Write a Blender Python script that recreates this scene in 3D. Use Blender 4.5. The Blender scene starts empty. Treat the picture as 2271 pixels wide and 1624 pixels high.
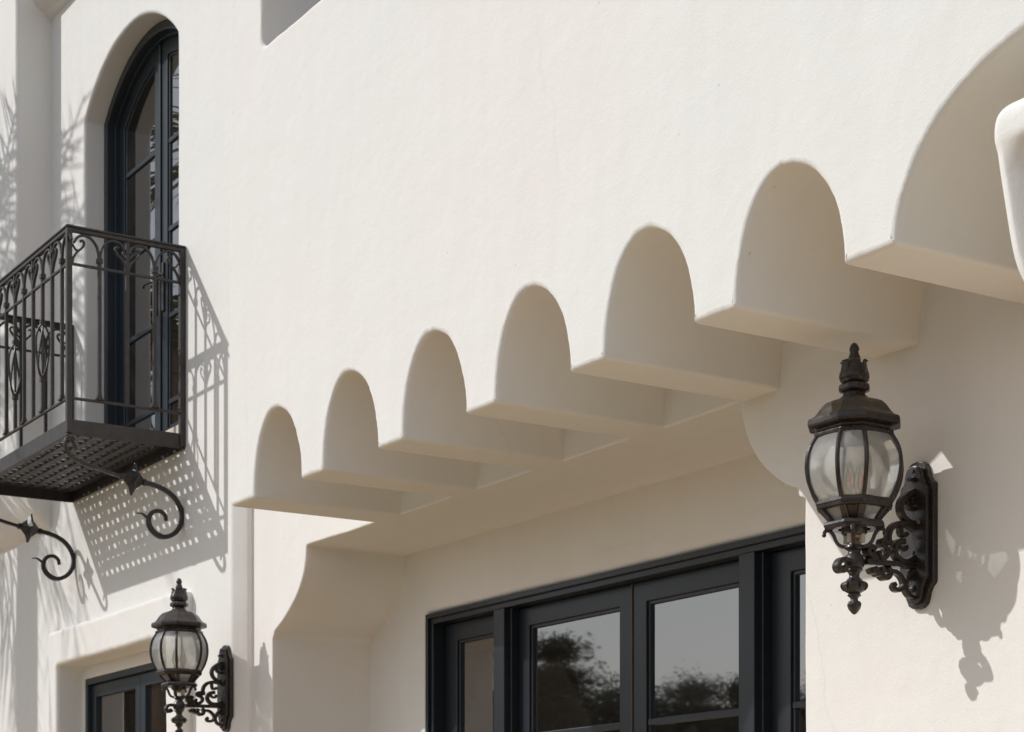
import bpy, bmesh, math, random
from mathutils import Vector, Matrix, noise
R = math.radians
sc = bpy.context.scene
col = sc.collection
random.seed(7)

# ------------------------------------------------------------------ camera, sky, sun, exposure
# world axes: +X right along the facade, +Y into the building, +Z up; origin = camera (1.65 m above ground)
TH = R(32.28)
cam_d = bpy.data.cameras.new('camera'); cam = bpy.data.objects.new('camera', cam_d); col.objects.link(cam)
cam.location = (0, 0, 0); cam.rotation_euler = (R(90), 0, R(90) - TH)
cam_d.sensor_width = 36; cam_d.lens = 68.73; cam_d.shift_y = 0.5064
cam_d.clip_start = 0.1; cam_d.clip_end = 2000
cam_d.dof.use_dof = True; cam_d.dof.focus_distance = 6.9; cam_d.dof.aperture_fstop = 9.0
sc.camera = cam
SUN = Vector((-0.824, -1.0, 0.981)).normalized()          # towards the sun
el = math.asin(SUN.z); rot = math.atan2(SUN.x, SUN.y)
world = bpy.data.worlds.new('World'); sc.world = world; world.use_nodes = True
wn = world.node_tree; bg = wn.nodes['Background']
sky = wn.nodes.new('ShaderNodeTexSky'); sky.sky_type = 'NISHITA'; sky.sun_disc = False
sky.sun_elevation = el; sky.sun_rotation = rot % (2 * math.pi)
sky.air_density = 1.0; sky.dust_density = 1.5; sky.ozone_density = 1.0
tc = wn.nodes.new('ShaderNodeTexCoord'); mp = wn.nodes.new('ShaderNodeMapping'); mp.inputs['Scale'].default_value = (1, 1, 3.2)
cn = wn.nodes.new('ShaderNodeTexNoise'); cn.inputs['Scale'].default_value = 2.6; cn.inputs['Detail'].default_value = 5; cn.inputs['Roughness'].default_value = .55
cr = wn.nodes.new('ShaderNodeValToRGB'); cr.color_ramp.elements[0].position = .36; cr.color_ramp.elements[1].position = .68
cr.color_ramp.elements[0].color = (.15, .15, .15, 1); cr.color_ramp.elements[1].color = (.72, .72, .72, 1)
cm = wn.nodes.new('ShaderNodeMixRGB'); cm.inputs[2].default_value = (12.2, 12.6, 13.6, 1)            # thin bright cloud
wn.links.new(tc.outputs['Generated'], mp.inputs[0]); wn.links.new(mp.outputs[0], cn.inputs['Vector']); wn.links.new(cn.outputs[0], cr.inputs[0])
wn.links.new(cr.outputs[0], cm.inputs[0]); wn.links.new(sky.outputs[0], cm.inputs[1])
wn.links.new(cm.outputs[0], bg.inputs[0]); bg.inputs[1].default_value = 0.10
sun_d = bpy.data.lights.new('sun', 'SUN'); sun = bpy.data.objects.new('sun', sun_d); col.objects.link(sun)
sun_d.energy = 3.6; sun_d.angle = R(0.53); sun_d.color = (1.0, 0.978, 0.955)
sun.rotation_euler = SUN.to_track_quat('Z', 'Y').to_euler()
vs = sc.view_settings; vs.view_transform = 'Standard'; vs.look = 'None'; vs.gamma = 1; vs.exposure = -0.235
vs.use_curve_mapping = False
sc.cycles.use_denoising = True; sc.cycles.max_bounces = 12; sc.cycles.diffuse_bounces = 8
sc.cycles.transparent_max_bounces = 24

GROUND = -1.65
FX = 4336.0                                                # focal length of the photo in measuring units
def ray(px, py):
    u = (px - 1135.5) / FX; v = (1962 - py) / FX
    return (-math.cos(TH) + u * math.sin(TH), math.sin(TH) + u * math.cos(TH), v)
def at_y(px, py, Y):
    d = ray(px, py); t = Y / d[1]; return Vector((t * d[0], Y, t * d[2]))
def at_x(px, py, X):
    d = ray(px, py); t = X / d[0]; return Vector((X, t * d[1], t * d[2]))

# ------------------------------------------------------------------ materials
def newmat(name):
    m = bpy.data.materials.new(name); m.use_nodes = True
    return m, m.node_tree.nodes, m.node_tree.links, m.node_tree.nodes['Principled BSDF']
def nz(N, L, scale, detail=3, rough=.5, coord='Object', vec=None):
    t = N.new('ShaderNodeTexNoise'); t.inputs['Scale'].default_value = scale
    t.inputs['Detail'].default_value = detail; t.inputs['Roughness'].default_value = rough
    if vec is None:
        c = N.new('ShaderNodeTexCoord'); L.new(c.outputs[coord], t.inputs['Vector'])
    else: L.new(vec, t.inputs['Vector'])
    return t
def ramp(N, L, src, stops):
    r = N.new('ShaderNodeValToRGB'); e = r.color_ramp.elements
    e[0].position, e[0].color = stops[0][0], (*stops[0][1], 1); e[1].position, e[1].color = stops[-1][0], (*stops[-1][1], 1)
    for p, c in stops[1:-1]:
        k = e.new(p); k.color = (*c, 1)
    L.new(src, r.inputs[0]); return r
def bump(N, L, h, dist, strength=1.0, prev=None):
    b = N.new('ShaderNodeBump'); b.inputs['Distance'].default_value = dist; b.inputs['Strength'].default_value = strength
    L.new(h, b.inputs['Height'])
    if prev: L.new(prev.outputs[0], b.inputs['Normal'])
    return b
def mat_stucco():
    m, N, L, p = newmat('stucco')
    a = nz(N, L, 0.9, 4, .6)
    r = ramp(N, L, a.outputs[0], [(.36, (.770, .737, .704)), (.5, (.756, .740, .707)), (.64, (.748, .745, .713))])
    # faint rain streaks: noise stretched vertically
    c = N.new('ShaderNodeTexCoord'); mp = N.new('ShaderNodeMapping'); mp.inputs['Scale'].default_value = (5, 5, .35)
    L.new(c.outputs['Object'], mp.inputs[0]); s = nz(N, L, 1.6, 4, .6, vec=mp.outputs[0])
    rs = ramp(N, L, s.outputs[0], [(.35, (.982, .982, .98)), (.6, (1, 1, 1))])
    # tiny dark pits
    v = N.new('ShaderNodeTexVoronoi'); v.inputs['Scale'].default_value = 5; L.new(c.outputs['Object'], v.inputs['Vector'])
    rv = ramp(N, L, v.outputs['Distance'], [(.018, (.45, .42, .38)), (.03, (1, 1, 1))])
    mx = N.new('ShaderNodeMixRGB'); mx.blend_type = 'MULTIPLY'; mx.inputs[0].default_value = 1
    L.new(r.outputs[0], mx.inputs[1]); L.new(rs.outputs[0], mx.inputs[2])
    m2 = N.new('ShaderNodeMixRGB'); m2.blend_type = 'MULTIPLY'; m2.inputs[0].default_value = .4
    L.new(mx.outputs[0], m2.inputs[1]); L.new(rv.outputs[0], m2.inputs[2])
    # a few hairline cracks
    vc = N.new('ShaderNodeTexVoronoi'); vc.feature = 'DISTANCE_TO_EDGE'; vc.inputs['Scale'].default_value = .55
    wv = N.new('ShaderNodeMixRGB'); wv.inputs[0].default_value = .12; L.new(c.outputs['Object'], wv.inputs[1]); L.new(nz(N, L, 3, 4, .6).outputs[1], wv.inputs[2]); L.new(wv.outputs[0], vc.inputs['Vector'])
    rc_ = ramp(N, L, vc.outputs['Distance'], [(.0008, (.94, .93, .92)), (.0022, (1, 1, 1))])
    mk = ramp(N, L, nz(N, L, .7, 2).outputs[0], [(.52, (0, 0, 0)), (.62, (.8, .8, .8))])
    m3 = N.new('ShaderNodeMixRGB'); m3.blend_type = 'MULTIPLY'; L.new(mk.outputs[0], m3.inputs[0]); L.new(m2.outputs[0], m3.inputs[1]); L.new(rc_.outputs[0], m3.inputs[2])
    L.new(m3.outputs[0], p.inputs['Base Color'])
    p.inputs['Roughness'].default_value = .85; p.inputs['Specular IOR Level'].default_value = .25
    b1 = bump(N, L, nz(N, L, 1.8, 3, .5).outputs[0], .03, .35)
    b2 = bump(N, L, nz(N, L, 11, 4, .6).outputs[0], .005, .55, b1)
    b3 = bump(N, L, nz(N, L, 130, 4, .65).outputs[0], .0016, .7, b2)
    L.new(b3.outputs[0], p.inputs['Normal'])
    return m
def mat_metal(name, c0, c1, rough, bumpd=.0006, dust=(.22, .19, .17), dustamt=.25):
    m, N, L, p = newmat(name)
    a = nz(N, L, 14, 5, .65)
    r = ramp(N, L, a.outputs[0], [(.3, c0), (.7, c1)])
    # dust settles on faces that look upwards
    g = N.new('ShaderNodeNewGeometry'); sx = N.new('ShaderNodeSeparateXYZ'); L.new(g.outputs['Normal'], sx.inputs[0])
    d = nz(N, L, 30, 4, .6); mm = N.new('ShaderNodeMath'); mm.operation = 'MULTIPLY'; L.new(sx.outputs[2], mm.inputs[0]); L.new(d.outputs[0], mm.inputs[1])
    m3 = N.new('ShaderNodeMath'); m3.operation = 'MULTIPLY'; m3.use_clamp = True; m3.inputs[1].default_value = dustamt * 2; L.new(mm.outputs[0], m3.inputs[0])
    mx = N.new('ShaderNodeMixRGB'); L.new(m3.outputs[0], mx.inputs[0]); L.new(r.outputs[0], mx.inputs[1]); mx.inputs[2].default_value = (*dust, 1)
    L.new(mx.outputs[0], p.inputs['Base Color'])
    rr = ramp(N, L, nz(N, L, 22, 4, .6).outputs[0], [(.3, (rough - .1,) * 3), (.7, (rough + .15,) * 3)])
    L.new(rr.outputs[0], p.inputs['Roughness'])
    b = bump(N, L, nz(N, L, 120, 4, .6).outputs[0], bumpd, .6); L.new(b.outputs[0], p.inputs['Normal'])
    return m
def mat_plain(name, c, rough=.5, var=.15, scale=8, bumpd=.0004):
    m, N, L, p = newmat(name)
    r = ramp(N, L, nz(N, L, scale, 5, .6).outputs[0], [(.3, tuple(x * (1 - var) for x in c)), (.7, tuple(x * (1 + var) for x in c))])
    L.new(r.outputs[0], p.inputs['Base Color']); p.inputs['Roughness'].default_value = rough
    b = bump(N, L, nz(N, L, scale * 9, 4, .6).outputs[0], bumpd, .6); L.new(b.outputs[0], p.inputs['Normal'])
    return m
def mat_pane():
    m, N, L, p = newmat('window_glass')
    r = ramp(N, L, nz(N, L, .8, 2).outputs[0], [(.35, (.012, .010, .009)), (.7, (.022, .017, .014))])
    L.new(r.outputs[0], p.inputs['Base Color'])
    p.inputs['Roughness'].default_value = .018; p.inputs['IOR'].default_value = 3.0
    b = bump(N, L, nz(N, L, 3.0, 1, .4).outputs[0], .0008, .5); L.new(b.outputs[0], p.inputs['Normal'])
    return m
def mat_lamp_glass(name, tint, haze, rough=.03):
    m, N, L, p = newmat(name); N.remove(p); out = N['Material Output']
    tr = N.new('ShaderNodeBsdfTransparent'); tr.inputs[0].default_value = (*tint, 1)
    d1 = N.new('ShaderNodeBsdfDiffuse'); d1.inputs[0].default_value = (.95, .95, .92, 1)
    d2 = N.new('ShaderNodeBsdfTranslucent'); d2.inputs[0].default_value = (.95, .95, .92, 1)
    df = N.new('ShaderNodeMixShader'); L.new(d1.outputs[0], df.inputs[1]); L.new(d2.outputs[0], df.inputs[2])
    gl = N.new('ShaderNodeBsdfGlossy'); gl.inputs['Roughness'].default_value = rough
    n = nz(N, L, 7, 1, .4); b = bump(N, L, n.outputs[0], .004, .4); L.new(b.outputs[0], gl.inputs['Normal'])
    f = N.new('ShaderNodeFresnel'); f.inputs[0].default_value = 1.5; L.new(b.outputs[0], f.inputs['Normal'])
    m1 = N.new('ShaderNodeMixShader'); m2 = N.new('ShaderNodeMixShader')
    rr = ramp(N, L, nz(N, L, 7, 4, .6).outputs[0], [(.3, (haze * .75,) * 3), (.75, (haze * 1.3,) * 3)])
    L.new(rr.outputs[0], m1.inputs[0]); L.new(tr.outputs[0], m1.inputs[1]); L.new(df.outputs[0], m1.inputs[2])
    L.new(f.outputs[0], m2.inputs[0]); L.new(m1.outputs[0], m2.inputs[1]); L.new(gl.outputs[0], m2.inputs[2])
    L.new(m2.outputs[0], out.inputs[0]); return m
def mat_leaf(name, c0, c1):
    m, N, L, p = newmat(name)
    r = ramp(N, L, nz(N, L, 1.5, 4, .7).outputs[0], [(.3, c0), (.7, c1)])
    L.new(r.outputs[0], p.inputs['Base Color']); p.inputs['Roughness'].default_value = .5
    return m
def mat_bounce():
    m, N, L, p = newmat('bounce_paving')
    br = N.new('ShaderNodeTexBrick'); br.inputs['Scale'].default_value = 2.2; br.inputs['Mortar Size'].default_value = .012
    br.inputs['Color1'].default_value = (.53, .37, .20, 1); br.inputs['Color2'].default_value = (.58, .41, .225, 1); br.inputs['Mortar'].default_value = (.44, .31, .17, 1)
    c = N.new('ShaderNodeTexCoord'); L.new(c.outputs['Object'], br.inputs['Vector'])
    L.new(br.outputs[0], p.inputs['Base Color']); p.inputs['Roughness'].default_value = .3; p.inputs['IOR'].default_value = 1.7
    return m
M_ST = mat_stucco()
M_LAMP = mat_metal('bronze_black_metal', (.012, .0095, .009), (.034, .025, .021), .30)
M_RAIL = mat_metal('dark_brown_iron', (.019, .015, .0145), (.030, .024, .023), .46, dustamt=.12)
M_BRKT = mat_metal('black_iron', (.010, .010, .010), (.020, .018, .018), .42, dustamt=.1)
M_FRAME = mat_plain('charcoal_paint', (.011, .0155, .022), .34, .12, 5, .0003)
M_TEAL = mat_plain('blue_black_paint', (.015, .024, .031), .34, .12, 5, .0003)
M_PANE = mat_pane()
M_LG = mat_lamp_glass('lamp_glass', (.95, .96, .93), .47)
M_BULB = mat_lamp_glass('bulb_glass', (.95, .95, .93), .02, .01)
M_FIL = mat_plain('orange_filament', (.95, .34, .06), .5)
M_BRASS = mat_plain('brass', (.45, .30, .10), .3)
M_STRIP = mat_plain('weather_strip', (.07, .055, .04), .5)
M_WHITEP = mat_plain('candle_sleeve', (.45, .42, .36), .5)
M_SILL_LIT = mat_plain('sunlit_limestone', (.62, .53, .43), .8)
M_BOUNCE = mat_bounce()
M_PALM = mat_leaf('palm_leaf', (.035, .055, .012), (.11, .12, .03))
M_TRUNK = mat_plain('bark', (.14, .10, .07), .9, .3, 20, .01)
M_TREE = mat_leaf('tree_leaf', (.018, .030, .010), (.050, .065, .022))
M_SCREW = mat_plain('screw', (.2, .18, .17), .35)

# ------------------------------------------------------------------ object helpers
def tag(o, label=None, cat=None, group=None, kind=None):
    if label: o['label'] = label
    if cat: o['category'] = cat
    if group: o['group'] = group
    if kind: o['kind'] = kind
    return o
def thing(name, loc, label, cat, group=None, rz=0):
    o = bpy.data.objects.new(name, None); col.objects.link(o); o.location = loc; o.rotation_euler[2] = rz
    o.empty_display_size = .1
    return tag(o, label, cat, group)
def wn_mod(o):
    w = o.modifiers.new('weighted', 'WEIGHTED_NORMAL'); w.keep_sharp = True; w.weight = 80; return w
def obj(name, bm, mat, parent=None, smooth=False, bevel=0, wnorm=False, angle=None, loc=None):
    me = bpy.data.meshes.new(name); bmesh.ops.recalc_face_normals(bm, faces=bm.faces[:]); bm.to_mesh(me); bm.free()
    o = bpy.data.objects.new(name, me); col.objects.link(o); me.materials.append(mat)
    if smooth: me.polygons.foreach_set('use_smooth', [True] * len(me.polygons))
    if wnorm: me.polygons.foreach_set('use_smooth', [abs(f.normal.y) < .9999 for f in me.polygons]); wn_mod(o)
    if angle: me.set_sharp_from_angle(angle=R(angle))
    if bevel:
        b = o.modifiers.new('bevel', 'BEVEL'); b.width = bevel; b.segments = 2; b.limit_method = 'ANGLE'; b.angle_limit = R(40); b.harden_normals = False
    if parent:
        o.parent = parent
    if loc is not None: o.location = loc
    return o
def mesh_copy(src, parent, loc, name=None):
    c = src.copy(); col.objects.link(c); c.parent = parent; c.location = loc
    if name: c.name = name
    return c
def copy_tree(o, parent=None):
    c = o.copy(); col.objects.link(c)
    if parent: c.parent = parent
    for ch in [k for k in o.children]: copy_tree(ch, c)
    return c
def box(bm, x0, x1, y0, y1, z0, z1):
    v = [bm.verts.new(p) for p in ((x0,y0,z0),(x1,y0,z0),(x1,y1,z0),(x0,y1,z0),(x0,y0,z1),(x1,y0,z1),(x1,y1,z1),(x0,y1,z1))]
    for f in ((0,3,2,1),(4,5,6,7),(0,1,5,4),(1,2,6,5),(2,3,7,6),(3,0,4,7)): bm.faces.new([v[i] for i in f])
def boxbm(*a):
    bm = bmesh.new(); box(bm, *a); return bm
def smooth_path(pts, n=6):
    pts = [Vector(p) for p in pts]; out = []
    P = [2 * pts[0] - pts[1]] + pts + [2 * pts[-1] - pts[-2]]
    for i in range(1, len(P) - 2):
        for k in range(n):
            t = k / n; a, b, c, d = P[i-1], P[i], P[i+1], P[i+2]
            out.append(.5 * ((2*b) + (c-a)*t + (2*a-5*b+4*c-d)*t*t + (3*b-a-3*c+d)*t**3))
    out.append(pts[-1]); return out
def bar(bm, pts, w, h, side=Vector((1, 0, 0)), prof=None, round_sec=False):
    """swept bar along pts; w across (in plane), h along 'side'; prof scales w per point"""
    pts = [Vector(p) for p in pts]; n = len(pts); rings = []
    for i, p in enumerate(pts):
        t = (pts[min(i+1, n-1)] - pts[max(i-1, 0)]).normalized()
        s = (side - t * side.dot(t))
        s = s.normalized() if s.length > 1e-6 else t.orthogonal().normalized()
        b = t.cross(s).normalized(); k = prof(i / (n - 1)) if prof else 1
        if round_sec: sec = [(math.cos(a) , math.sin(a)) for a in [j * math.pi / 4 for j in range(8)]]
        else: sec = [(-1,-.72),(-.72,-1),(.72,-1),(1,-.72),(1,.72),(.72,1),(-.72,1),(-1,.72)]
        rings.append([bm.verts.new(p + b * (w/2*k*x) + s * (h/2*(.4+.6*k)*y)) for x, y in sec])
    for a, b in zip(rings, rings[1:]):
        for j in range(8): bm.faces.new((a[j], a[(j+1)%8], b[(j+1)%8], b[j]))
    bm.faces.new(rings[0][::-1]); bm.faces.new(rings[-1])
def lathe(bm, prof, angs, ctr=(0, 0, 0), cap=True, mod=None):
    """prof [(r,z)], angs list of angles (rad); polygonal or round section"""
    c = Vector(ctr); rings = []
    for r, z in prof:
        rings.append([bm.verts.new(c + Vector((max(r, 1e-4) * (mod(a, z) if mod else 1) * math.cos(a), max(r, 1e-4) * (mod(a, z) if mod else 1) * math.sin(a), z))) for a in angs])
    n = len(angs)
    for a, b in zip(rings, rings[1:]):
        for j in range(n): bm.faces.new((a[j], a[(j+1)%n], b[(j+1)%n], b[j]))
    if cap: bm.faces.new(rings[0]); bm.faces.new(rings[-1])
ROUND = [i * math.tau / 20 for i in range(20)]
OCT = [R(a) for a in (28, 62, 118, 152, 208, 242, 298, 332)]

# ---- planar shapes in the XZ plane
def fill(bm, loops):
    es = []
    for lp in loops:
        for a, b in zip(lp, lp[1:] + lp[:1]):
            e = bm.edges.get((a, b)) or bm.edges.new((a, b)); es.append(e)
    bmesh.ops.triangle_fill(bm, use_beauty=True, use_dissolve=False, edges=es, normal=(0, -1, 0))
def plate(bm, loops, y0, y1):
    """closed XZ loops (outer first, then holes) given thickness from y0 to y1"""
    F = [[bm.verts.new((x, y0, z)) for x, z in lp] for lp in loops]; B = [[bm.verts.new((x, y1, z)) for x, z in lp] for lp in loops]
    fill(bm, F); fill(bm, B)
    for f, b in zip(F, B):
        n = len(f)
        for j in range(n): bm.faces.new((f[j], f[(j+1)%n], b[(j+1)%n], b[j]))
def platebm(loops, y0, y1):
    bm = bmesh.new(); plate(bm, loops, y0, y1); return bm
def rect(x0, x1, z0, z1): return [(x0, z0), (x1, z0), (x1, z1), (x0, z1)]
def resample(pts, step):
    out = [pts[0]]
    for a, b in zip(pts, pts[1:]):
        d = math.hypot(b[0]-a[0], b[1]-a[1]); n = max(1, round(d / step))
        for k in range(1, n + 1): out.append((a[0] + (b[0]-a[0])*k/n, a[1] + (b[1]-a[1])*k/n))
    return out
def round_corners(pts, r, closed=False, n=5, only=None):
    out = []; N = len(pts)
    for i, p in enumerate(pts):
        if not closed and i in (0, N - 1): out.append(p); continue
        a, b = pts[i-1], pts[(i+1) % N]
        va = Vector((a[0]-p[0], a[1]-p[1])); vb = Vector((b[0]-p[0], b[1]-p[1]))
        if va.angle(vb) > R(150): out.append(p); continue
        q = min(r, va.length*.45, vb.length*.45); A = Vector(p) + va.normalized()*q; B = Vector(p) + vb.normalized()*q
        for k in range(n + 1):
            t = k / n; w = math.sin(va.angle(vb) / 2); out.append(tuple(((1-t)**2*A + 2*w*t*(1-t)*Vector(p) + t*t*B) / ((1-t)**2 + 2*w*t*(1-t) + t*t)))
    return out
def normals(pts, closed):
    """normal on the right hand of the travel direction"""
    N = len(pts); out = []
    for i in range(N):
        a = pts[(i-1) % N] if closed or i else pts[i]; b = pts[(i+1) % N] if closed or i < N-1 else pts[i]
        d = Vector((b[0]-a[0], b[1]-a[1])).normalized(); out.append(Vector((d.y, -d.x)))
    return out
def arris(bm, pts, y0, y1, r, closed=False, seg=5, rough=.35, fixed_ends=True):
    """rounded plaster edge: the solid is on the LEFT of the path, the void on its right.
    returns the front verts (in the face plane y0)"""
    nr = normals(pts, closed); rings = []; N = len(pts)
    if not closed:
        for e in (0, N - 1):
            n = nr[e]
            if abs(n.x) < .25: nr[e] = Vector((0, math.copysign(1, n.y)))
            elif abs(n.y) < .25: nr[e] = Vector((math.copysign(1, n.x), 0))
    for i, (p, n) in enumerate(zip(pts, nr)):
        k = r * (1 + rough * noise.noise(Vector((p[0]*9, y0*3, p[1]*9)))+ rough * .5 * noise.noise(Vector((p[0]*40, y0*3, p[1]*40))))
        if not closed and fixed_ends and i in (0, N - 1): k = r
        w = .0045 * noise.noise(Vector((p[0]*3.1, 7.7, p[1]*3.1)))
        if not closed and i in (0, N - 1): w = 0
        ring = []
        for j in range(seg + 1):
            a = j / seg * math.pi / 2; off = k * (1 - math.sin(a)); y = y0 + k * (1 - math.cos(a))
            ring.append(bm.verts.new((p[0] - n.x * (off + w), y, p[1] - n.y * (off + w))))
        for yy in ((y0 + y1) / 2, y1): ring.append(bm.verts.new((p[0] - n.x * w, yy, p[1] - n.y * w)))
        rings.append(ring)
    for a, b in zip(rings, rings[1:] + ([rings[0]] if closed else [])):
        for j in range(len(a) - 1): bm.faces.new((a[j], b[j], b[j+1], a[j+1]))
    return [q[0] for q in rings]

# ------------------------------------------------------------------ ground
bm = bmesh.new(); vv = [bm.verts.new((x, y, GROUND)) for x, y in ((-400,-400),(400,-400),(400,400),(-400,400))]; bm.faces.new(vv)
tag(obj('ground', bm, mat_plain('garden_ground', (.060, .058, .032), .9, .3, 3, .01)), kind='structure')
tag(obj('bounce_slab', boxbm(-40, 14, .2, 4.75, GROUND - .1, GROUND + .05), M_BOUNCE), kind='structure')  # unseen tan slab, added to bounce warm sunlight up under the overhang

# ------------------------------------------------------------------ the house
YB, YP, YL, YW = 4.0, 4.81, 4.72, 5.44        # bay front, porch wall, balcony wall, recessed window wall
TOP = 7.2
house = thing('house', (-7.5, 4.8, GROUND), 'white stucco house with an overhanging storey on arched corbels', 'house')
house.location = (0, 0, 0)
BOT = 1.873; CR = 2.25; SPLIT = 2.40
C7 = -4.349; PITCH = .74; HW = .115; R_A = (PITCH - 2 * HW) / 2
def arch_from(xa, xb, zs, rise, n=18, half=None):
    """points from (xa,zs) up over to (xb,zs) (elliptic), or only one half"""
    cx = (xa + xb) / 2; a = abs(xb - xa) / 2; sg = 1 if xb > xa else -1
    rng = range(0, 2*n + 1)
    if half == 'first': rng = range(0, n + 1)
    if half == 'second': rng = range(n, 2*n + 1)
    return [(cx - sg * a * math.cos(math.pi * k / (2*n)), zs + rise * math.sin(math.pi * k / (2*n))) for k in rng]
RISE = [.388, .394, .391, .386, .392, .389, .395, .39]
def quarter(x0, xc, rise, n=20):
    return [(xc + (x0 - xc) * math.cos(math.pi/2 * k/n), BOT + rise * math.sin(math.pi/2 * k/n)) for k in range(n + 1)]
for k in range(8):
    c = C7 + PITCH * (k - 6)
    if k == 7: c = -2.815
    l, r_ = c - HW, c + HW
    if k == 0: l -= .056
    # path runs left to right with the solid (above) on its left; crowns sit a little left of the middle
    if k == 0: head = [(l, SPLIT), (l, BOT)]
    elif k == 7: head = arch_from(-4.234, l, BOT, .46, 22, 'second')[:-1] + [(l, BOT)]
    else: head = quarter(l, l - .285, RISE[k-1])[::-1]
    if k == 7: tail = [(r_, BOT), (r_, SPLIT)]
    elif k == 6: tail = [(r_, BOT)] + arch_from(r_, -2.815 - HW, BOT, .46, 22, 'first')[1:]
    else: tail = quarter(r_, C7 + PITCH * (k - 5) - HW - .285, RISE[k])
    path = resample(round_corners(head + tail, .040), .018)
    bm = bmesh.new(); front = arris(bm, path, YB, YP + .035, .020, rough=.4)
    a, b = front[0], front[-1]
    if k == 0: loop = front + [bm.verts.new((b.co.x, YB, SPLIT))]
    elif k == 7: loop = front + [bm.verts.new((a.co.x, YB, SPLIT))]
    else: loop = front + [bm.verts.new((b.co.x, YB, SPLIT)), bm.verts.new((a.co.x, YB, SPLIT))]
    fill(bm, [loop])
    obj('corbel', bm, M_ST, house, wnorm=True)
XL0, XR0 = C7 - 6 * PITCH - HW - .056, -2.815 + HW
# upper storey above the corbels, with its window niche
bm = bmesh.new()
lp = resample([(XL0, TOP), (XL0, SPLIT)], .04); fl = arris(bm, lp, YB, YP + .03, .020)
rp = resample([(XR0, SPLIT), (XR0, TOP)], .2); fr = arris(bm, rp, YB, YP + .03, .020)
NX0, NX1, NZ0, NZ1 = -8.587, -7.35, 4.02, 5.7
nl = round_corners([(NX0, NZ1), (NX1, NZ1), (NX1, NZ0), (NX0, NZ0)], .05, True)   # void on the right when clockwise
nl = resample(nl + nl[:1], .04)[:-1]
fn = arris(bm, nl, YB, YB + .50, .018, closed=True)
fill(bm, [fl + fr, fn])
tp = [bm.verts.new(p) for p in ((XL0, YB + .02, TOP), (XR0, YB + .02, TOP), (XR0, YP, TOP), (XL0, YP, TOP))]; bm.faces.new(tp)
obj('overhang_wall', bm, M_ST, house, wnorm=True)
# niche window at the back of the upper opening
nw = obj('upper_window_frame', platebm([rect(NX0 - .05, NX1 + .05, NZ0 - .05, NZ1 + .05), rect(NX0 + .06, NX1 - .06, NZ0 + .06, NZ1 - .06)], YB + .44, YB + .5), M_FRAME, house, bevel=.004)
obj('pane', boxbm(NX0 + .04, NX1 - .04, YB + .47, YB + .476, NZ0 + .04, NZ1 - .04), M_PANE, nw)

# porch wall with the wide opening and its coved brackets
PXL, PXR = -10.18, -5.573
HD = 1.8755
left = [(PXL, GROUND), (PXL, 1.409), (PXL + .018, 1.425), (PXL + .024, 1.447)]
cov = []
for k in range(0, 15):
    t = k / 14; a = R(48) * (1 - t) + R(0) * t      # tangent swings from 48 deg off vertical to vertical
    cov.append(a)
xs, zs = [0], [0]
for a0, a1 in zip(cov, cov[1:]):
    a = (a0 + a1) / 2; xs.append(xs[-1] + math.sin(a)); zs.append(zs[-1] + math.cos(a))
SX, SZ = (-9.745 - (PXL + .024)) / xs[-1], (1.845 - 1.447) / zs[-1]
cl = [(PXL + .024 + x * SX, 1.447 + z * SZ) for x, z in zip(xs, zs)]
cr = [(PXR - (x - PXL), z) for x, z in cl]
right_b = [(PXR, GROUND), (PXR, 1.440), (PXR - .034, 1.450), (PXR - .046, 1.487)]
cov2 = [at_y(px, py, YP) for px, py in ((1767,1082),(1754,1079),(1741,1074),(1728,1065),(1714,1054),(1698,1040),(1683,1023),(1671,1004),(1660.5,984),(1653,963),(1647,942),(1643,920),(1640,900))]
right = right_b + [(p.x, p.z) for p in cov2[1:]] + [(-5.975, HD)]
lower = left + cl[1:] + [(-9.742, HD)]
# solid on the left of the path: go up the left jamb, along the head to the right, down the right jamb
op = lower + right[::-1]
op = resample(round_corners(op, .010, n=3), .05)
bm = bmesh.new(); fo = arris(bm, op, YP, YW + .02, .010)
PL, PR = -10.6, 2.5
outer = [(PR, GROUND), (PR, TOP), (PL, TOP), (PL, GROUND)]
fill(bm, [fo + [bm.verts.new((x, YP, z)) for x, z in outer]])
obj('porch_wall', bm, M_ST, house, wnorm=True)

# recessed wall around the glazed doors, bull-nosed into the frame
WX0, WX1, WZ1 = -9.512, -5.82, 1.512
bm = bmesh.new()
wp = resample(round_corners([(WX0, GROUND), (WX0, WZ1), (WX1, WZ1), (WX1, GROUND)], .01), .08)
fw = arris(bm, wp, YW, YW + .2, .035, rough=.2)
fill(bm, [fw + [bm.verts.new((x, YW, z)) for x, z in ((-5.3, GROUND), (-5.3, HD + .05), (-10.4, HD + .05), (-10.4, GROUND))]])
obj('recessed_wall', bm, M_ST, house, wnorm=True)

# balcony wall with arched door opening and the lower window opening
DC, DHW, DSP, DRISE = -12.18, .83, 5.28, .355
DR = (DHW**2 + DRISE**2) / (2 * DRISE); DZC = DSP + DRISE - DR; DBOT = 2.80
def door_arch(inset, n=20, zb=DBOT):
    hw = DHW - inset; rr = DR - inset; a0 = math.asin(hw / rr)
    arc = [(DC + rr * math.sin(-a0 + 2*a0*k/n), DZC + rr * math.cos(-a0 + 2*a0*k/n)) for k in range(n + 1)]
    return [(DC - hw, zb)] + arc + [(DC + hw, zb)]
bm = bmesh.new()
da = door_arch(0); da_closed = resample(round_corners(da, .02, True) , .05)
fd = arris(bm, da_closed, YL, YL + .45, .022, closed=True)
LWX0, LWX1, LWZ1, LWZ0 = -13.33, -11.34, 1.537, -.6
lw = resample(round_corners([(LWX0, LWZ0), (LWX0, LWZ1), (LWX1, LWZ1), (LWX1, LWZ0)], .03, True), .06)
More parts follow.
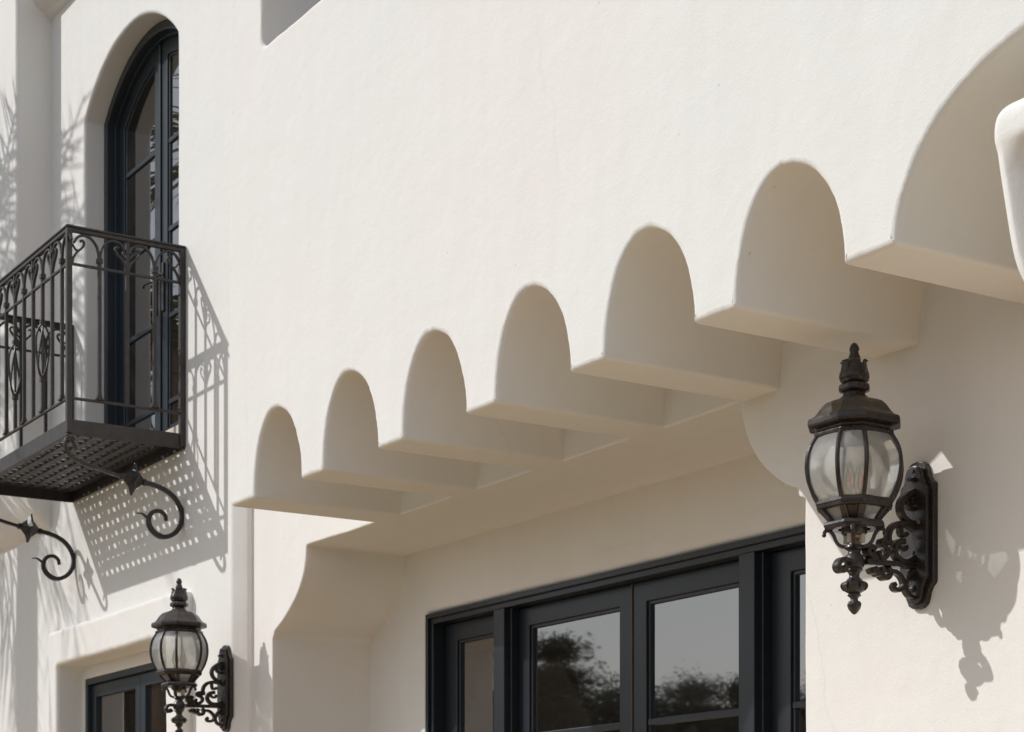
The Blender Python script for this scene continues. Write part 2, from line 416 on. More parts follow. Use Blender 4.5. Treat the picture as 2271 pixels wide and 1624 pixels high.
fw2 = [bm.verts.new((x, YL, z)) for x, z in rect(LWX0 - .05, LWX1 + .05, LWZ0 - .05, LWZ1 + .05)]
CX = -10.475
plan = [(-10.552, YL), (-10.54, YL + .002), (-10.528, YL + .008), (-10.49, YL + .032), (-10.455, YL + .056), (-10.447, YL + .064), (-10.445, YL + .072), (-10.445, YP + .01)]   # soft splayed corner
cols = [[bm.verts.new((x + .002 * noise.noise(Vector((x * 5, y, z * 2))) * (y > YL + .001), y, z)) for x, y in plan] for z in [GROUND + (TOP - GROUND) * q / 60 for q in range(61)]]
for a, b in zip(cols, cols[1:]):
    for j in range(len(plan) - 1): bm.faces.new((a[j], a[j+1], b[j+1], b[j]))
fr = [c[0] for c in cols]
outer = [bm.verts.new((x, YL, z)) for x, z in ((-18, TOP), (-18, GROUND))]
fill(bm, [fr + outer, fd, fw2])
obj('balcony_wall', bm, M_ST, house, wnorm=True)
# raised plaster surround of the lower window
bm = bmesh.new()
fi = arris(bm, lw, YL - .09, YL + .16, .03, closed=True)
so = [(-13.51, -.8), (-11.12, -.8), (-11.12, 1.79), (-13.51, 1.79)]
so = resample(round_corners(so, .03, True), .06)        # clockwise seen from the front is needed: solid inside
fo2 = arris(bm, so, YL - .09, YL + .01, .03, closed=True)
fill(bm, [fo2, fi])
obj('window_surround', bm, M_ST, house, wnorm=True)
# projecting mass at the far left, coved back into the wall at its foot
bm = bmesh.new(); prof = [(YL + .01, 2.56), (4.69, 2.58), (4.63, 2.63), (4.56, 2.72), (4.50, 2.85), (4.47, 3.0), (4.46, 3.15), (4.46, 4.6), (4.46, TOP)]
XE = -13.68; rr = .03; rings = []
for (y, z) in prof:
    rings.append([bm.verts.new(p) for p in ((-18, y, z), (XE - rr, y, z), (XE - rr*.3, y + rr*.3, z), (XE, y + rr, z), (XE, YL + .02, z))])
for a, b in zip(rings, rings[1:]):
    for j in range(4): bm.faces.new((a[j], a[j+1], b[j+1], b[j]))
obj('chimney_breast', bm, M_ST, house, wnorm=True)
# moulded eave at the very top left
bm = bmesh.new(); prof = [(YL + .01, 6.225), (YL - .03, 6.235), (YL - .05, 6.27), (YL - .075, 6.28), (YL - .12, 6.30), (YL - .14, 6.35), (YL - .14, 6.6), (YL - .3, 6.75), (YL - .3, TOP), (YL + .01, TOP)]
rings = [[bm.verts.new((x, y, z)) for y, z in prof] for x in (XE - .01, -13, -11, -8.9)]
for a, b in zip(rings, rings[1:]):
    for j in range(len(prof) - 1): bm.faces.new((a[j], b[j], b[j+1], a[j+1]))
obj('cornice', bm, M_ST, house, wnorm=True)
# bull-nosed plaster bracket standing in the wide right-hand arch
bm = bmesh.new(); rings = []
lev = [(2.150, .10, 4.08, 0), (2.140, .03, 3.985, 0), (2.118, .008, 3.955, 0), (2.09, 0, 3.945, 0), (2.06, 0, 3.943, 0), (2.035, .000, 3.943, .0), (2.02, .003, 3.946, .05), (2.00, .006, 3.95, .3), (1.975, .008, 3.953, .7), (1.95, .010, 3.956, .95), (1.88, .016, 3.965, 1), (1.78, .024, 3.978, 1), (1.735, .029, 3.985, .95), (1.69, .036, 3.995, .9), (1.64, .05, 4.01, .8), (1.60, .068, 4.03, .7), (1.56, .10, 4.07, .6), (1.53, .15, 4.14, .4)]
for z, dx, yf, sc_ in lev:
    z -= .012; xl = -3.815 + dx; xr = -3.20 - dx; rc = .045
    cheek = [(xl + rc + .008 + .16 * q / 6, yf + .13 * sc_ * math.sin(q / 6 * math.pi / 2)) for q in range(1, 7)]
    pl = [(xl, YP + .01), (xl, 4.5)] + [(xl + rc - rc*math.cos(a), yf + rc - rc*math.sin(a)) for a in [R(10*k) for k in range(10)]] + cheek
    pl += [(xl + xr - x, y) for x, y in pl[::-1]]
    rings.append([bm.verts.new((x + .004*noise.noise(Vector((x*8, y*8, z*14))), y + .004*noise.noise(Vector((x*8+5, y*8, z*14))), z)) for x, y in pl])
for a, b in zip(rings, rings[1:]):
    for j in range(len(a) - 1): bm.faces.new((a[j], a[j+1], b[j+1], b[j]))
bm.faces.new(rings[0]); bm.faces.new(rings[-1])
pb = obj('plaster_bracket', bm, M_ST, house, smooth=True); sm_ = pb.modifiers.new('smooth', 'SUBSURF'); sm_.levels = 1; sm_.render_levels = 2

# ------------------------------------------------------------------ windows and doors
def muntin(parent, x0, x1, y, z, mat, w=.028):
    bm = bmesh.new(); box(bm, x0, x1, y, y + .03, z - w/2, z + w/2)
    return obj('muntin', bm, mat, parent, bevel=.006)
# arched pair of doors on the balcony
fdoor = thing('arched_door', (0, 0, 0), 'tall blue-black arched pair of glazed doors opening on the balcony', 'door')
obj('frame', platebm([door_arch(.0)[::-1], door_arch(.06, zb=DBOT + .06)], 4.86, 5.08), M_TEAL, fdoor, bevel=.006)
obj('stop_bead', platebm([door_arch(.055), door_arch(.078, zb=DBOT + .075)], 4.915, 4.95), M_TEAL, fdoor, bevel=.004)
obj('sill', boxbm(DC - DHW + .003, -11.66, 4.75, 5.06, 2.70, 2.795), M_TEAL, fdoor, bevel=.006); obj('sunlit_sill_end', boxbm(-11.655, DC + DHW - .003, 4.735, 4.93, 2.77, 2.862), M_SILL_LIT, fdoor, bevel=.008)  # sunlight put into the colour: pale lit end of the sill, dark remainder
def half(loop_in, xl, xr):
    """part of the arch outline between xl and xr"""
    hwtop = [p for p in loop_in[1:-1] if xl < p[0] < xr]
    return hwtop
def arch_z(x, inset): rr = DR - inset; return DZC + math.sqrt(max(rr*rr - (x-DC)**2, 0))
def leaf_loop(xl, xr, inset, zb, n=14):
    return [(xl, zb)] + [(xl + (xr-xl)*k/n, arch_z(xl + (xr-xl)*k/n, inset)) for k in range(n + 1)] + [(xr, zb)]
for sgn in (-1, 1):
    e0, e1 = sorted((DC + sgn * (DHW - .064), DC + sgn * .003))
    st = .105; g0, g1 = e0 + st, e1 - st
    lf = obj('door_leaf', platebm([leaf_loop(e0, e1, .066, DBOT + .07), leaf_loop(g0, g1, .066 + st, 3.00)[::-1]], 4.945, 4.99), M_TEAL, fdoor, bevel=.005)
    obj('glazing_bead', platebm([leaf_loop(g0 - .004, g1 + .004, .062 + st, 2.996), leaf_loop(g0 + .018, g1 - .018, .066 + st + .018, 3.018)[::-1]], 4.957, 4.975), M_TEAL, lf, bevel=.004)
    for z in (3.15 + .02, 3.735, 4.305, 4.885): muntin(lf, g0 - .002, g1 + .002, 4.953, z, M_TEAL, .034)
    zs_ = [2.99, 3.17, 3.735, 4.305, 4.885, None]
    for i in range(5):
        zt = zs_[i+1]
        lp_ = leaf_loop(g0, g1, .066 + st, zs_[i]) if zt is None else rect(g0 - .002, g1 + .002, zs_[i], zt)
        obj('pane', platebm([lp_], 4.966 , 4.972), M_PANE, lf)
    hx = DC + sgn * .055; bm = bmesh.new()
    box(bm, hx - .016, hx + .016, 4.932, 4.9455, 3.78, 4.10)
    bar(bm, smooth_path([(hx, 4.935, 3.99), (hx, 4.90, 3.99), (hx + sgn*.02, 4.885, 3.99), (hx + sgn*.09, 4.885, 3.993), (hx + sgn*.115, 4.89, 3.98)], 4), .016, .016, Vector((0, 0, 1)), round_sec=True)
    obj('handle', bm, M_RAIL, lf, bevel=.003)
    if sgn == 1: obj('astragal', boxbm(DC - .018, DC + .018, 4.932, 4.946, DBOT + .07, arch_z(DC, .07)), M_TEAL, fdoor, bevel=.004)

# row of glazed doors under the corbels
gd = thing('glazed_doors', (0, 0, 0), 'dark charcoal row of glazed doors recessed under the corbelled overhang', 'door')
FZ = 1.508; F0, F1 = WX0 + .004, WX1 - .004; Y0 = YW + .01
obj('outer_frame', platebm([[(F0, GROUND), (F0, FZ), (F1, FZ), (F1, GROUND)], [(F0 + .055, GROUND + .04), (F1 - .055, GROUND + .04), (F1 - .055, FZ - .055), (F0 + .055, FZ - .055)]], Y0, Y0 + .16), M_FRAME, gd, bevel=.004)
obj('brick_mould', platebm([[(F0 - .002, GROUND), (F0 - .002, FZ + .002), (F1 + .002, FZ + .002), (F1 + .002, GROUND)], [(F0 + .025, GROUND + .02), (F1 - .025, GROUND + .02), (F1 - .025, FZ - .025), (F0 + .025, FZ - .025)]], Y0 - .018, Y0 - .001), M_FRAME, gd, bevel=.004)
YLF = YW + .085
for xa, xb in ((-8.805, -8.700), (-6.751, -6.643)):
    ps = obj('post', boxbm(xa, xb, Y0 - .005, Y0 + .16, GROUND + .04, FZ - .054), M_FRAME, gd, bevel=.004)
    obj('post_bead', boxbm(xa - .018, xb + .018, Y0 + .03, Y0 + .16, GROUND + .04, FZ - .054), M_FRAME, ps, bevel=.004)
def leaf(xa, xb, stl=.10, str_=.10):
    zt = FZ - .058; zg = 1.352; zb = GROUND + .06
    g0, g1 = xa + stl, xb - str_
    lf = obj('door_leaf', platebm([rect(xa, xb, zb, zt), rect(g0, g1, zb + .25, zg)[::-1]], YLF, YLF + .05), M_FRAME, gd, bevel=.004)
    obj('glazing_bead', platebm([rect(g0 - .003, g1 + .003, zb + .247, zg + .003), rect(g0 + .016, g1 - .016, zb + .266, zg - .016)[::-1]], YLF + .012, YLF + .035), M_FRAME, lf, bevel=.004)
    mz = [.775, .20, -.38, -.96]; zz = [zg] + mz + [zb + .25]
    for z in mz: muntin(lf, g0 + .002, g1 - .002, YLF + .006, z, M_FRAME, .032)
    for a, b in zip(zz, zz[1:]): obj('pane', boxbm(g0 + .004, g1 - .004, YLF + .027, YLF + .033, b, a), M_PANE, lf)
    return lf
leaf(F0 + .06, -8.824, .13, .10); leaf(-8.680, -7.662, .10, .105); leaf(-7.652, -6.770, .105, .08); leaf(-6.624, F1 - .06, .13, .1)
obj('weather_strip', boxbm(-7.660, -7.654, YLF - .006, YLF + .03, GROUND + .06, FZ - .058), M_STRIP, gd)

# lower left casement window in its plaster surround
cw = thing('casement_window', (0, 0, 0), 'dark framed casement window in the raised plaster surround behind the small lantern', 'window')
CY = YL + .115; CZ = 1.452; CA, CB = -13.302, LWX1 - .02
obj('inner_casing', platebm([rect(LWX0 - .045, LWX1 + .045, LWZ0 - .04, LWZ1 + .045), rect(CA + .002, CB - .002, LWZ0 + .1, CZ - .002)[::-1]], CY - .012, CY + .1), M_ST, cw, bevel=.012)
obj('frame', platebm([rect(CA, CB, LWZ0 + .1, CZ), rect(CA + .045, CB - .045, LWZ0 + .145, CZ - .045)[::-1]], CY - .002, CY + .09), M_TEAL, cw, bevel=.004)
mid = (CA + CB) / 2 + .0
for xa, xb in ((CA + .05, mid - .003), (mid + .003, CB - .05)):
    st = .085
    sash = obj('sash', platebm([rect(xa, xb, LWZ0 + .15, CZ - .05), rect(xa + st, xb - st, LWZ0 + .24, CZ - .05 - st)[::-1]], CY + .025, CY + .07), M_TEAL, cw, bevel=.004)
    obj('pane', boxbm(xa + st - .004, xb - st + .004, CY + .050, CY + .056, LWZ0 + .235, CZ - .046 - st), M_PANE, sash)

# ------------------------------------------------------------------ balcony
BX1, BX0, BYF, BYW = -11.234, -13.23, 3.98, YL
ZB, ZF, ZLR, ZMR, ZTR = 2.676, 2.766, 2.895, 3.694, 3.919
bal = thing('balcony', (0, 0, 0), 'dark brown wrought iron balcony with scrolled railing under the arched door', 'balcony')
for a in ((BX0, BX1, BYF - .006, BYF + .006), (BX0, BX1, BYW - .014, BYW - .002), (BX0 - .006, BX0 + .006, BYF + .007, BYW - .015), (BX1 - .006, BX1 + .006, BYF + .007, BYW - .015)):
    obj('fascia', boxbm(a[0], a[1], a[2], a[3], ZB, ZF + .002), M_RAIL, bal, bevel=.002)
# floor of woven flat slats (slats along X lie over slats along Y)
sx0 = obj('slat', boxbm(BX0 + .008, BX1 - .008, -.021, .021, ZF - .022, ZF - .014), M_RAIL, bal)
ys = [BYF + .03 + .0835 * k for k in range(9)]
sx0.location = (0, ys[0], 0)
for y in ys[1:]: mesh_copy(sx0, bal, (0, y, 0))
nx = 21; pitch = (BX1 - BX0 - .016) / nx
sy0 = obj('slat', boxbm(-.025, .025, BYF + .008, BYW - .016, ZF - .013, ZF - .005), M_RAIL, bal)
sy0.location = (BX0 + .008 + pitch * .5, 0, 0)
for k in range(1, nx): mesh_copy(sy0, bal, (BX0 + .008 + pitch * (k + .5), 0, 0))
# posts and rails
for x, y in ((BX0, BYF), (BX1, BYF), (BX0, BYW - .022), (BX1, BYW - .022)):
    obj('post', boxbm(x - .017, x + .017, y - .017, y + .017, ZF - .08, ZTR - .012), M_RAIL, bal, bevel=.003)
for x in (BX0, BX1):
    for z in (2.92, 3.28, 3.62):
        bm = bmesh.new(); lathe(bm, [(.001, -.007), (.007, -.005), (.009, 0)], [i*math.tau/8 for i in range(8)])
        bmesh.ops.rotate(bm, verts=bm.verts, cent=(0, 0, 0), matrix=Matrix.Rotation(R(-90), 3, 'X')); obj('bolt', bm, M_BRKT, bal, loc=(x, BYW - .040, z))
def rail(z0, z1, w, name):
    obj(name, boxbm(BX0 - w/2 - .004, BX1 + w/2 + .004, BYF - w/2, BYF + w/2, z0, z1), M_RAIL, bal, bevel=.003)
    for x in (BX0, BX1): obj(name, boxbm(x - w/2, x + w/2, BYF + w/2 + .001, BYW - .004, z0, z1), M_RAIL, bal, bevel=.003)
rail(ZTR - .012, ZTR, .046, 'handrail'); rail(ZTR - .036, ZTR - .0125, .030, 'top_rail'); rail(ZMR - .008, ZMR + .008, .016, 'middle_rail'); rail(ZLR - .008, ZLR + .008, .016, 'bottom_rail')
def baluster(kind, basket, sp):
    """built in a local frame: panel runs along local x, z is height"""
    bm = bmesh.new(); S = Vector((0, 1, 0)); w = .020
    top = ZTR - .037
    if basket:
        z0, z1 = 3.11, 3.45
        box(bm, -w/2, w/2, -w/2, w/2, ZLR, z0); box(bm, -w/2, w/2, -w/2, w/2, z1, ZMR + .05)
        for zc in (z0, z1): box(bm, -.016, .016, -.016, .016, zc - .018, zc + .018)
        for q in range(4):
            pts = []
            for k in range(13):
                t = k / 12; rr = (.006 + .040 * math.sin(math.pi * t) ** .8 + .004 * math.sin(3 * math.pi * t)); a = R(45 + 90 * q + 70 * (t - .5))
                pts.append((rr * math.cos(a), rr * math.sin(a), z0 + (z1 - z0) * t))
            bar(bm, pts, .013, .013, S, round_sec=True)
        for q in range(2):
            bar(bm, [(0, 0, z0 + .03), ((-1)**q * .016, 0, (z0 + z1) / 2), (0, 0, z1 - .03)], .010, .010, S)
    else: box(bm, -w/2, w/2, -w/2, w/2, ZLR, ZMR + .05)
    if kind == 'fork':
        box(bm, -.016, .016, -.016, .016, ZMR + .03, ZMR + .058)
        for s in (-1, 1):
            bar(bm, smooth_path([(s*.005, 0, ZMR + .05), (s*.007, 0, ZMR + .09), (s*.022, 0, ZMR + .135), (s*.055, 0, top - .018), (s*sp*.55, 0, top - .007), (s*sp*.78, 0, top - .022), (s*(sp - .012), 0, top - .060)], 4), .0145, .017, S)
        box(bm, -.024, .024, -.020, .020, ZLR + .008, ZLR + .016); box(bm, -.017, .017, -.014, .014, ZLR + .016, ZLR + .026); box(bm, -.013, .013, -.012, .012, ZLR + .026, ZLR + .042)
    else:
        box(bm, -w/2, w/2, -w/2, w/2, ZMR + .05, top); box(bm, -.015, .015, -.015, .015, top - .072, top - .050)
        for s in (-1, 1):
            bar(bm, smooth_path([(s*.006, 0, ZMR + .004), (s*.012, 0, ZMR + .04), (s*.034, 0, ZMR + .075), (s*.064, 0, ZMR + .105), (s*.077, 0, ZMR + .13), (s*.068, 0, ZMR + .148), (s*.052, 0, ZMR + .142)], 4), .0135, .017, S, prof=lambda t: 1.15 - .35*t)
            bar(bm, smooth_path([(s*.006, 0, ZMR + .075), (s*.016, 0, ZMR + .088), (s*.028, 0, ZMR + .106), (s*.026, 0, ZMR + .122), (s*.017, 0, ZMR + .124)], 4), .010, .014, S)
    return bm
bp = {}
for kind, bk, sp in (('fork', 0, .176), ('scroll', 0, .176), ('fork', 1, .176), ('scroll', 1, .176), ('fork', 0, .172)):
    o = obj('baluster', baluster(kind, bk, sp), M_RAIL, bal); bp[(kind, bk, sp)] = o; o['used'] = 0
def put(key, loc, rz):
    o = bp[key]
    if o['used']: o = mesh_copy(o, bal, loc)
    else: o.location = loc; o['used'] = 1
    o.rotation_euler[2] = rz
for k in range(-5, 6):
    put(('fork' if k % 2 else 'scroll', 1 if k in (-3, 0, 3) else 0, .176), (-12.232 + .176 * k, BYF, 0), 0)
for x in (BX0, BX1):
    for y, kd in ((4.17, 'fork'), (4.345, 'scroll'), (4.52, 'fork')):
        put((kd, 0, .172 if kd == 'fork' else .176), (x, y, 0), R(90))
for o in list(bal.children):
    if 'used' in o:
        if not o['used']: bpy.data.objects.remove(o)
        else: del o['used']
for x in (BX0, BX1):       # half scrolls springing from the posts
    for y, s in ((BYF + .017, 1), (BYW - .039, -1)):
        bm = bmesh.new(); S = Vector((1, 0, 0))
        bar(bm, smooth_path([(x, y + s*.004, ZMR + .004), (x, y + s*.012, ZMR + .04), (x, y + s*.034, ZMR + .075), (x, y + s*.064, ZMR + .105), (x, y + s*.077, ZMR + .13), (x, y + s*.068, ZMR + .148), (x, y + s*.052, ZMR + .142)], 4), .0135, .017, S)
        bar(bm, smooth_path([(x, y + s*.004, ZMR + .12), (x, y + s*.018, ZMR + .098), (x, y + s*.034, ZMR + .085), (x, y + s*.06, ZMR + .1)], 4), .010, .014, S)
        obj('scroll', bm, M_RAIL, bal)
# scrolled brackets below
Q = .36946 * .9084
def r3(a, b): return (a * Q, b * Q + 950 * .9084)
def bracket(Xp):
    XR_ = -11.262; S = Vector((1, 0, 0))
    P = lambda a, b: (lambda v: Vector((Xp, v.y, v.z)))(at_x(*r3(a, b), XR_))
    bm = bmesh.new(); T = .030
    bar(bm, smooth_path([P(505, 405), P(492, 365), P(462, 322), P(437, 330), P(430, 370), P(455, 425), P(505, 470), P(575, 503), P(660, 530), P(735, 557), P(800, 577)], 5), T*.62, T, S, prof=lambda t: .55 + .55 * min(1, t * 3))
    bar(bm, smooth_path([P(965, 620), P(1030, 640), P(1085, 665), P(1140, 706), P(1182, 765), P(1203, 835), P(1190, 905), P(1148, 957), P(1085, 978), P(1028, 957), P(988, 905), P(984, 850), P(1012, 812), P(1058, 808), P(1090, 835), P(1098, 872)], 5), T*.95, T, S, prof=lambda t: .95 if t < .55 else 1.15 - .5 * (t - .55) / .45)
    bar(bm, smooth_path([P(985, 860), P(960, 840), P(935, 822), P(900, 820)], 4), T*.6, T*.8, S, prof=lambda t: 1 - .7*t)
    a, b = P(795, 575), P(968, 622); d = (b - a).normalized(); up = d.cross(S).normalized()
    bar(bm, [a, b], T*.8, T*.9, S, round_sec=True)
    for q in (a + d*.012, b - d*.012): bar(bm, [q - d*.010, q + d*.010], T*1.25, T*1.35, S)
    c = P(880, 595)
    br = obj('bracket', bm, M_BRKT, bal, bevel=0)
    bm = bmesh.new(); rings = []
    for off, k in ((-.06, .22), (-.022, .55), (-.006, .97), (.006, .97), (.022, .55), (.06, .22)):
        ring = []
        for j in range(16):
            a_ = j * math.tau / 16; f = abs((j % 4) / 4 - 0) ; m_ = (j % 4)
            rad = .105 * k * (1.0 if m_ == 0 else (.56 if m_ == 2 else .68)) if k > .5 else .020
            ring.append(bm.verts.new(c + d * off + (S * math.cos(a_) + up * math.sin(a_)) * rad))
        rings.append(ring)
    for r0, r1 in zip(rings, rings[1:]):
        for j in range(16): bm.faces.new((r0[j], r0[(j+1)%16], r1[(j+1)%16], r1[j]))
    bm.faces.new(rings[0]); bm.faces.new(rings[-1])
    obj('star_collar', bm, M_BRKT, br, smooth=True, angle=25)
bracket(-11.262); bracket(-13.20)

# ------------------------------------------------------------------ wall lanterns
AX = Vector((-4.972, 4.51, 0))                 # axis of the big lantern
LX, LY0, LZ0 = -4.965, YP, 1.20
lamp = thing('wall_lantern', (LX, LY0, LZ0), 'large black wall lantern on the sunlit wall right of the glazed doors', 'wall lantern', 'matching wall lanterns')
ORG = Vector((LX, LY0, LZ0)); AXL = Vector((AX.x - LX, AX.y - LY0, 0))
KA = 6.612 / FX
def zl(y): return (1962 - y) * KA - LZ0
def yz3(a): return 744.9 + .2237 * a
def yz4(b): return 1017.4 + .2237 * b
def pr(lst, f, k=.2237): return [(h * k * KA, zl(f(y))) for h, y in lst]
OK_ = 1 / .956
def lobj(name, bm, mat=M_LAMP, parent=lamp, **kw): return obj(name, bm, mat, parent, **kw)
# roof (octagonal bell) from brim up to the collar
prof = [(h * OK_, z) for h, z in pr([(330, 968), (356, 962), (360, 935), (400, 928), (440, 915), (450, 905), (449, 860), (436, 838), (400, 822), (372, 798), (352, 772), (335, 745), (312, 712), (270, 672), (225, 652), (160, 640), (140, 630), (128, 612), (108, 596), (104, 575), (118, 562), (146, 553), (152, 535), (150, 505), (138, 488), (110, 476)], yz3)]
bm = bmesh.new(); lathe(bm, prof, OCT, AXL); lobj('roof', bm, bevel=.003)
# leafy finial
fb = bmesh.new()
lathe(fb, pr([(90, 480), (112, 470), (132, 445), (140, 415), (136, 380), (124, 345), (112, 310), (100, 285), (60, 282)], yz3), [i * math.tau / 48 for i in range(48)], AXL, mod=lambda a, z: 1 + .07 * abs(math.cos(3 * a + .4)) + .03 * math.cos(18 * a))
lathe(fb, pr([(40, 290), (52, 262), (56, 235), (50, 205), (40, 178), (38, 160), (47, 140), (44, 120), (36, 100), (24, 80), (4, 68)], yz3), [i * math.tau / 24 for i in range(24)], AXL, mod=lambda a, z: 1 + .12 * abs(math.cos(2 * a + z * 30)) + .04 * math.cos(10 * a))
for q in range(6):
    a = q * math.tau / 6 + .5; d = Vector((math.cos(a), math.sin(a), 0)); side = Vector((-math.sin(a), math.cos(a), 0))
    kz = zl(yz3(0)); s = .2237 * KA
    P = lambda h, y: AXL + d * (h * s) + Vector((0, 0, zl(yz3(y))))
    bar(fb, smooth_path([P(118, 360), P(112, 310), P(108, 275), P(118, 256), P(134, 262)], 4), .008, .034, side, prof=lambda t: 1.0 - .55 * t)
lobj('finial', fb, smooth=True, angle=50)
# glass globe
gp = pr([(352, 975), (372, 1000), (412, 1060), (446, 1125), (468, 1200), (478, 1290), (476, 1350), (464, 1430), (440, 1510), (405, 1590), (365, 1655), (352, 1672)], yz3)
gp = [(h * OK_ * .945, z) for h, z in gp]
gpo = smooth_path([(h, 0, z) for h, z in gp], 3)
for i in range(8):
    a0, a1 = OCT[i], OCT[(i + 1) % 8]
    if a1 < a0: a1 += math.tau
    bm = bmesh.new(); rows = []
    for q in gpo:
        A = Vector((math.cos(a0), math.sin(a0), 0)) * q.x; B = Vector((math.cos(a1), math.sin(a1), 0)) * q.x; m_ = 5
        row = []
        for k in range(m_ + 1):
            t = k / m_; v = A.lerp(B, t); bul = 1 + .05 * math.sin(math.pi * t)
            row.append(bm.verts.new(AXL + v * bul * .985 + Vector((0, 0, q.z))))
        rows.append(row)
    for r0, r1 in zip(rows, rows[1:]):
        for j in range(m_): bm.faces.new((r0[j], r0[j+1], r1[j+1], r1[j]))
    o = lobj('glass_pane', bm, M_LG, smooth=True)
    bm = bmesh.new(); d = Vector((math.cos(a0), math.sin(a0), 0))
    bar(bm, [AXL + d * (q.x * 1.012) + Vector((0, 0, q.z)) for q in gpo], .0085, .014, Vector((-d.y, d.x, 0)))
    bar(bm, [AXL + d * (q.x * 1.012 + .0045) + Vector((0, 0, q.z)) for q in gpo], .005, .006, Vector((-d.y, d.x, 0)))
    lobj('rib', bm)
def ring_oct(name, lst, f, hollow):
    p = [(h * OK_, z) for h, z in pr(lst, f)]
    bm = bmesh.new(); rings = []
    p2 = p + [(p[-1][0] - hollow, p[-1][1]), (p[0][0] - hollow, p[0][1])]
    for r, z in p2: rings.append([bm.verts.new(AXL + Vector((r * math.cos(a), r * math.sin(a), z))) for a in OCT])
    for a, b in zip(rings, rings[1:] + rings[:1]):
        for j in range(8): bm.faces.new((a[j], a[(j+1)%8], b[(j+1)%8], b[j]))
    lobj(name, bm, bevel=.002)
ring_oct('upper_ring', [(362, 1020), (384, 1016), (388, 990), (380, 975), (360, 966)], yz3, .02)
ring_oct('middle_ring', [(340, 512), (362, 505), (366, 478), (372, 462), (366, 430), (345, 415)], yz4, .022)
# tapering lower cup
cup = [(h * OK_, z) for h, z in pr([(318, 500), (292, 530), (262, 565), (236, 600), (222, 636)], yz4)]
for i in range(8):
    a0, a1 = OCT[i], OCT[(i + 1) % 8]
    if a1 < a0: a1 += math.tau
    d = Vector((math.cos(a0), math.sin(a0), 0)); bm = bmesh.new()
    narrow = (a1 - a0) < R(45)
    bar(bm, [AXL + d * r + Vector((0, 0, z)) for r, z in cup], .016, .024, Vector((-d.y, d.x, 0))); lobj('cup_rib', bm)
    bm = bmesh.new(); rows = []
    for r, z in cup: rows.append([bm.verts.new(AXL + Vector((math.cos(a), math.sin(a), 0)) * r * .96 + Vector((0, 0, z))) for a in (a0, a1)])
    for r0, r1 in zip(rows, rows[1:]): bm.faces.new((r0[0], r0[1], r1[1], r1[0]))
    lobj('cup_panel', bm, M_LAMP if narrow else M_LG, smooth=True)
ring_oct('base_ring', [(255, 704), (288, 694), (296, 668), (284, 640), (250, 628)], yz4, .035)
bm = bmesh.new(); lathe(bm, pr([(30, 792), (62, 788), (78, 772), (120, 752), (128, 735), (128, 560), (100, 555)], yz4), ROUND, AXL); sk = lobj('socket_cup', bm, smooth=True, angle=40)
bm = bmesh.new(); lathe(bm, pr([(20, 797), (70, 790), (84, 776), (84, 770)], yz4), ROUND, AXL); obj('brass_nut', bm, M_BRASS, sk, smooth=True, angle=40)
# four S-shaped arms under the base ring
for q in range(4):
    a = R(45 + 90 * q); d = Vector((math.cos(a), math.sin(a), 0)); s = .2237 * KA
    P = lambda h, y: AXL + d * (h * s) + Vector((0, 0, zl(yz4(y))))
    bm = bmesh.new()
    bar(bm, smooth_path([P(296, 735), P(285, 712), P(262, 705), P(232, 715), P(202, 755), P(180, 810), P(150, 852), P(105, 872), P(50, 876)], 4), .012, .014, Vector((-d.y, d.x, 0)))
    lathe(bm, [(.001, -.008), (.006, -.006), (.008, 0), (.006, .006), (.001, .008)], [i*math.tau/10 for i in range(10)], P(296, 748), cap=True)
    lobj('support_arm', bm)
# turned stem and pine cone
lst = [(95, 862), (98, 880), (104, 888), (88, 902), (66, 915), (64, 935), (74, 952), (92, 966), (96, 985), (104, 996), (104, 1062), (94, 1080), (80, 1088), (88, 1098), (92, 1108), (78, 1120), (60, 1138), (52, 1160), (56, 1182), (74, 1196), (80, 1204), (88, 1214), (110, 1232), (121, 1262), (118, 1290), (100, 1315), (72, 1330), (58, 1338), (66, 1348), (72, 1356), (60, 1368), (42, 1382), (38, 1400), (44, 1412), (58, 1420)]
bm = bmesh.new(); lathe(bm, pr([(h * .96, y) for h, y in lst], yz4), [i * math.tau / 28 for i in range(28)], AXL)
lobj('stem', bm, smooth=True, angle=45)
bm = bmesh.new(); lathe(bm, pr([(58, 1418), (68, 1440), (66, 1460), (54, 1490), (36, 1520), (18, 1540), (4, 1546)], yz4), [i * math.tau / 24 for i in range(24)], AXL, mod=lambda a, z: 1 + .10 * math.cos(6 * a + z * 160))
lobj('pine_cone', bm, smooth=True, angle=50)
bm = bmesh.new()
for q in range(8):
    a = q * math.tau / 8; d = Vector((math.cos(a), math.sin(a), 0)); s = .2237 * KA
    P = lambda h, y: AXL + d * (h * s) + Vector((0, 0, zl(yz4(y))))
    bar(bm, smooth_path([P(84, 1218), P(116, 1242), P(124, 1272), P(104, 1312)], 3), .006, .020, Vector((-d.y, d.x, 0)), prof=lambda t: .4 + math.sin(math.pi * t))
lobj('ball_leaf', bm)
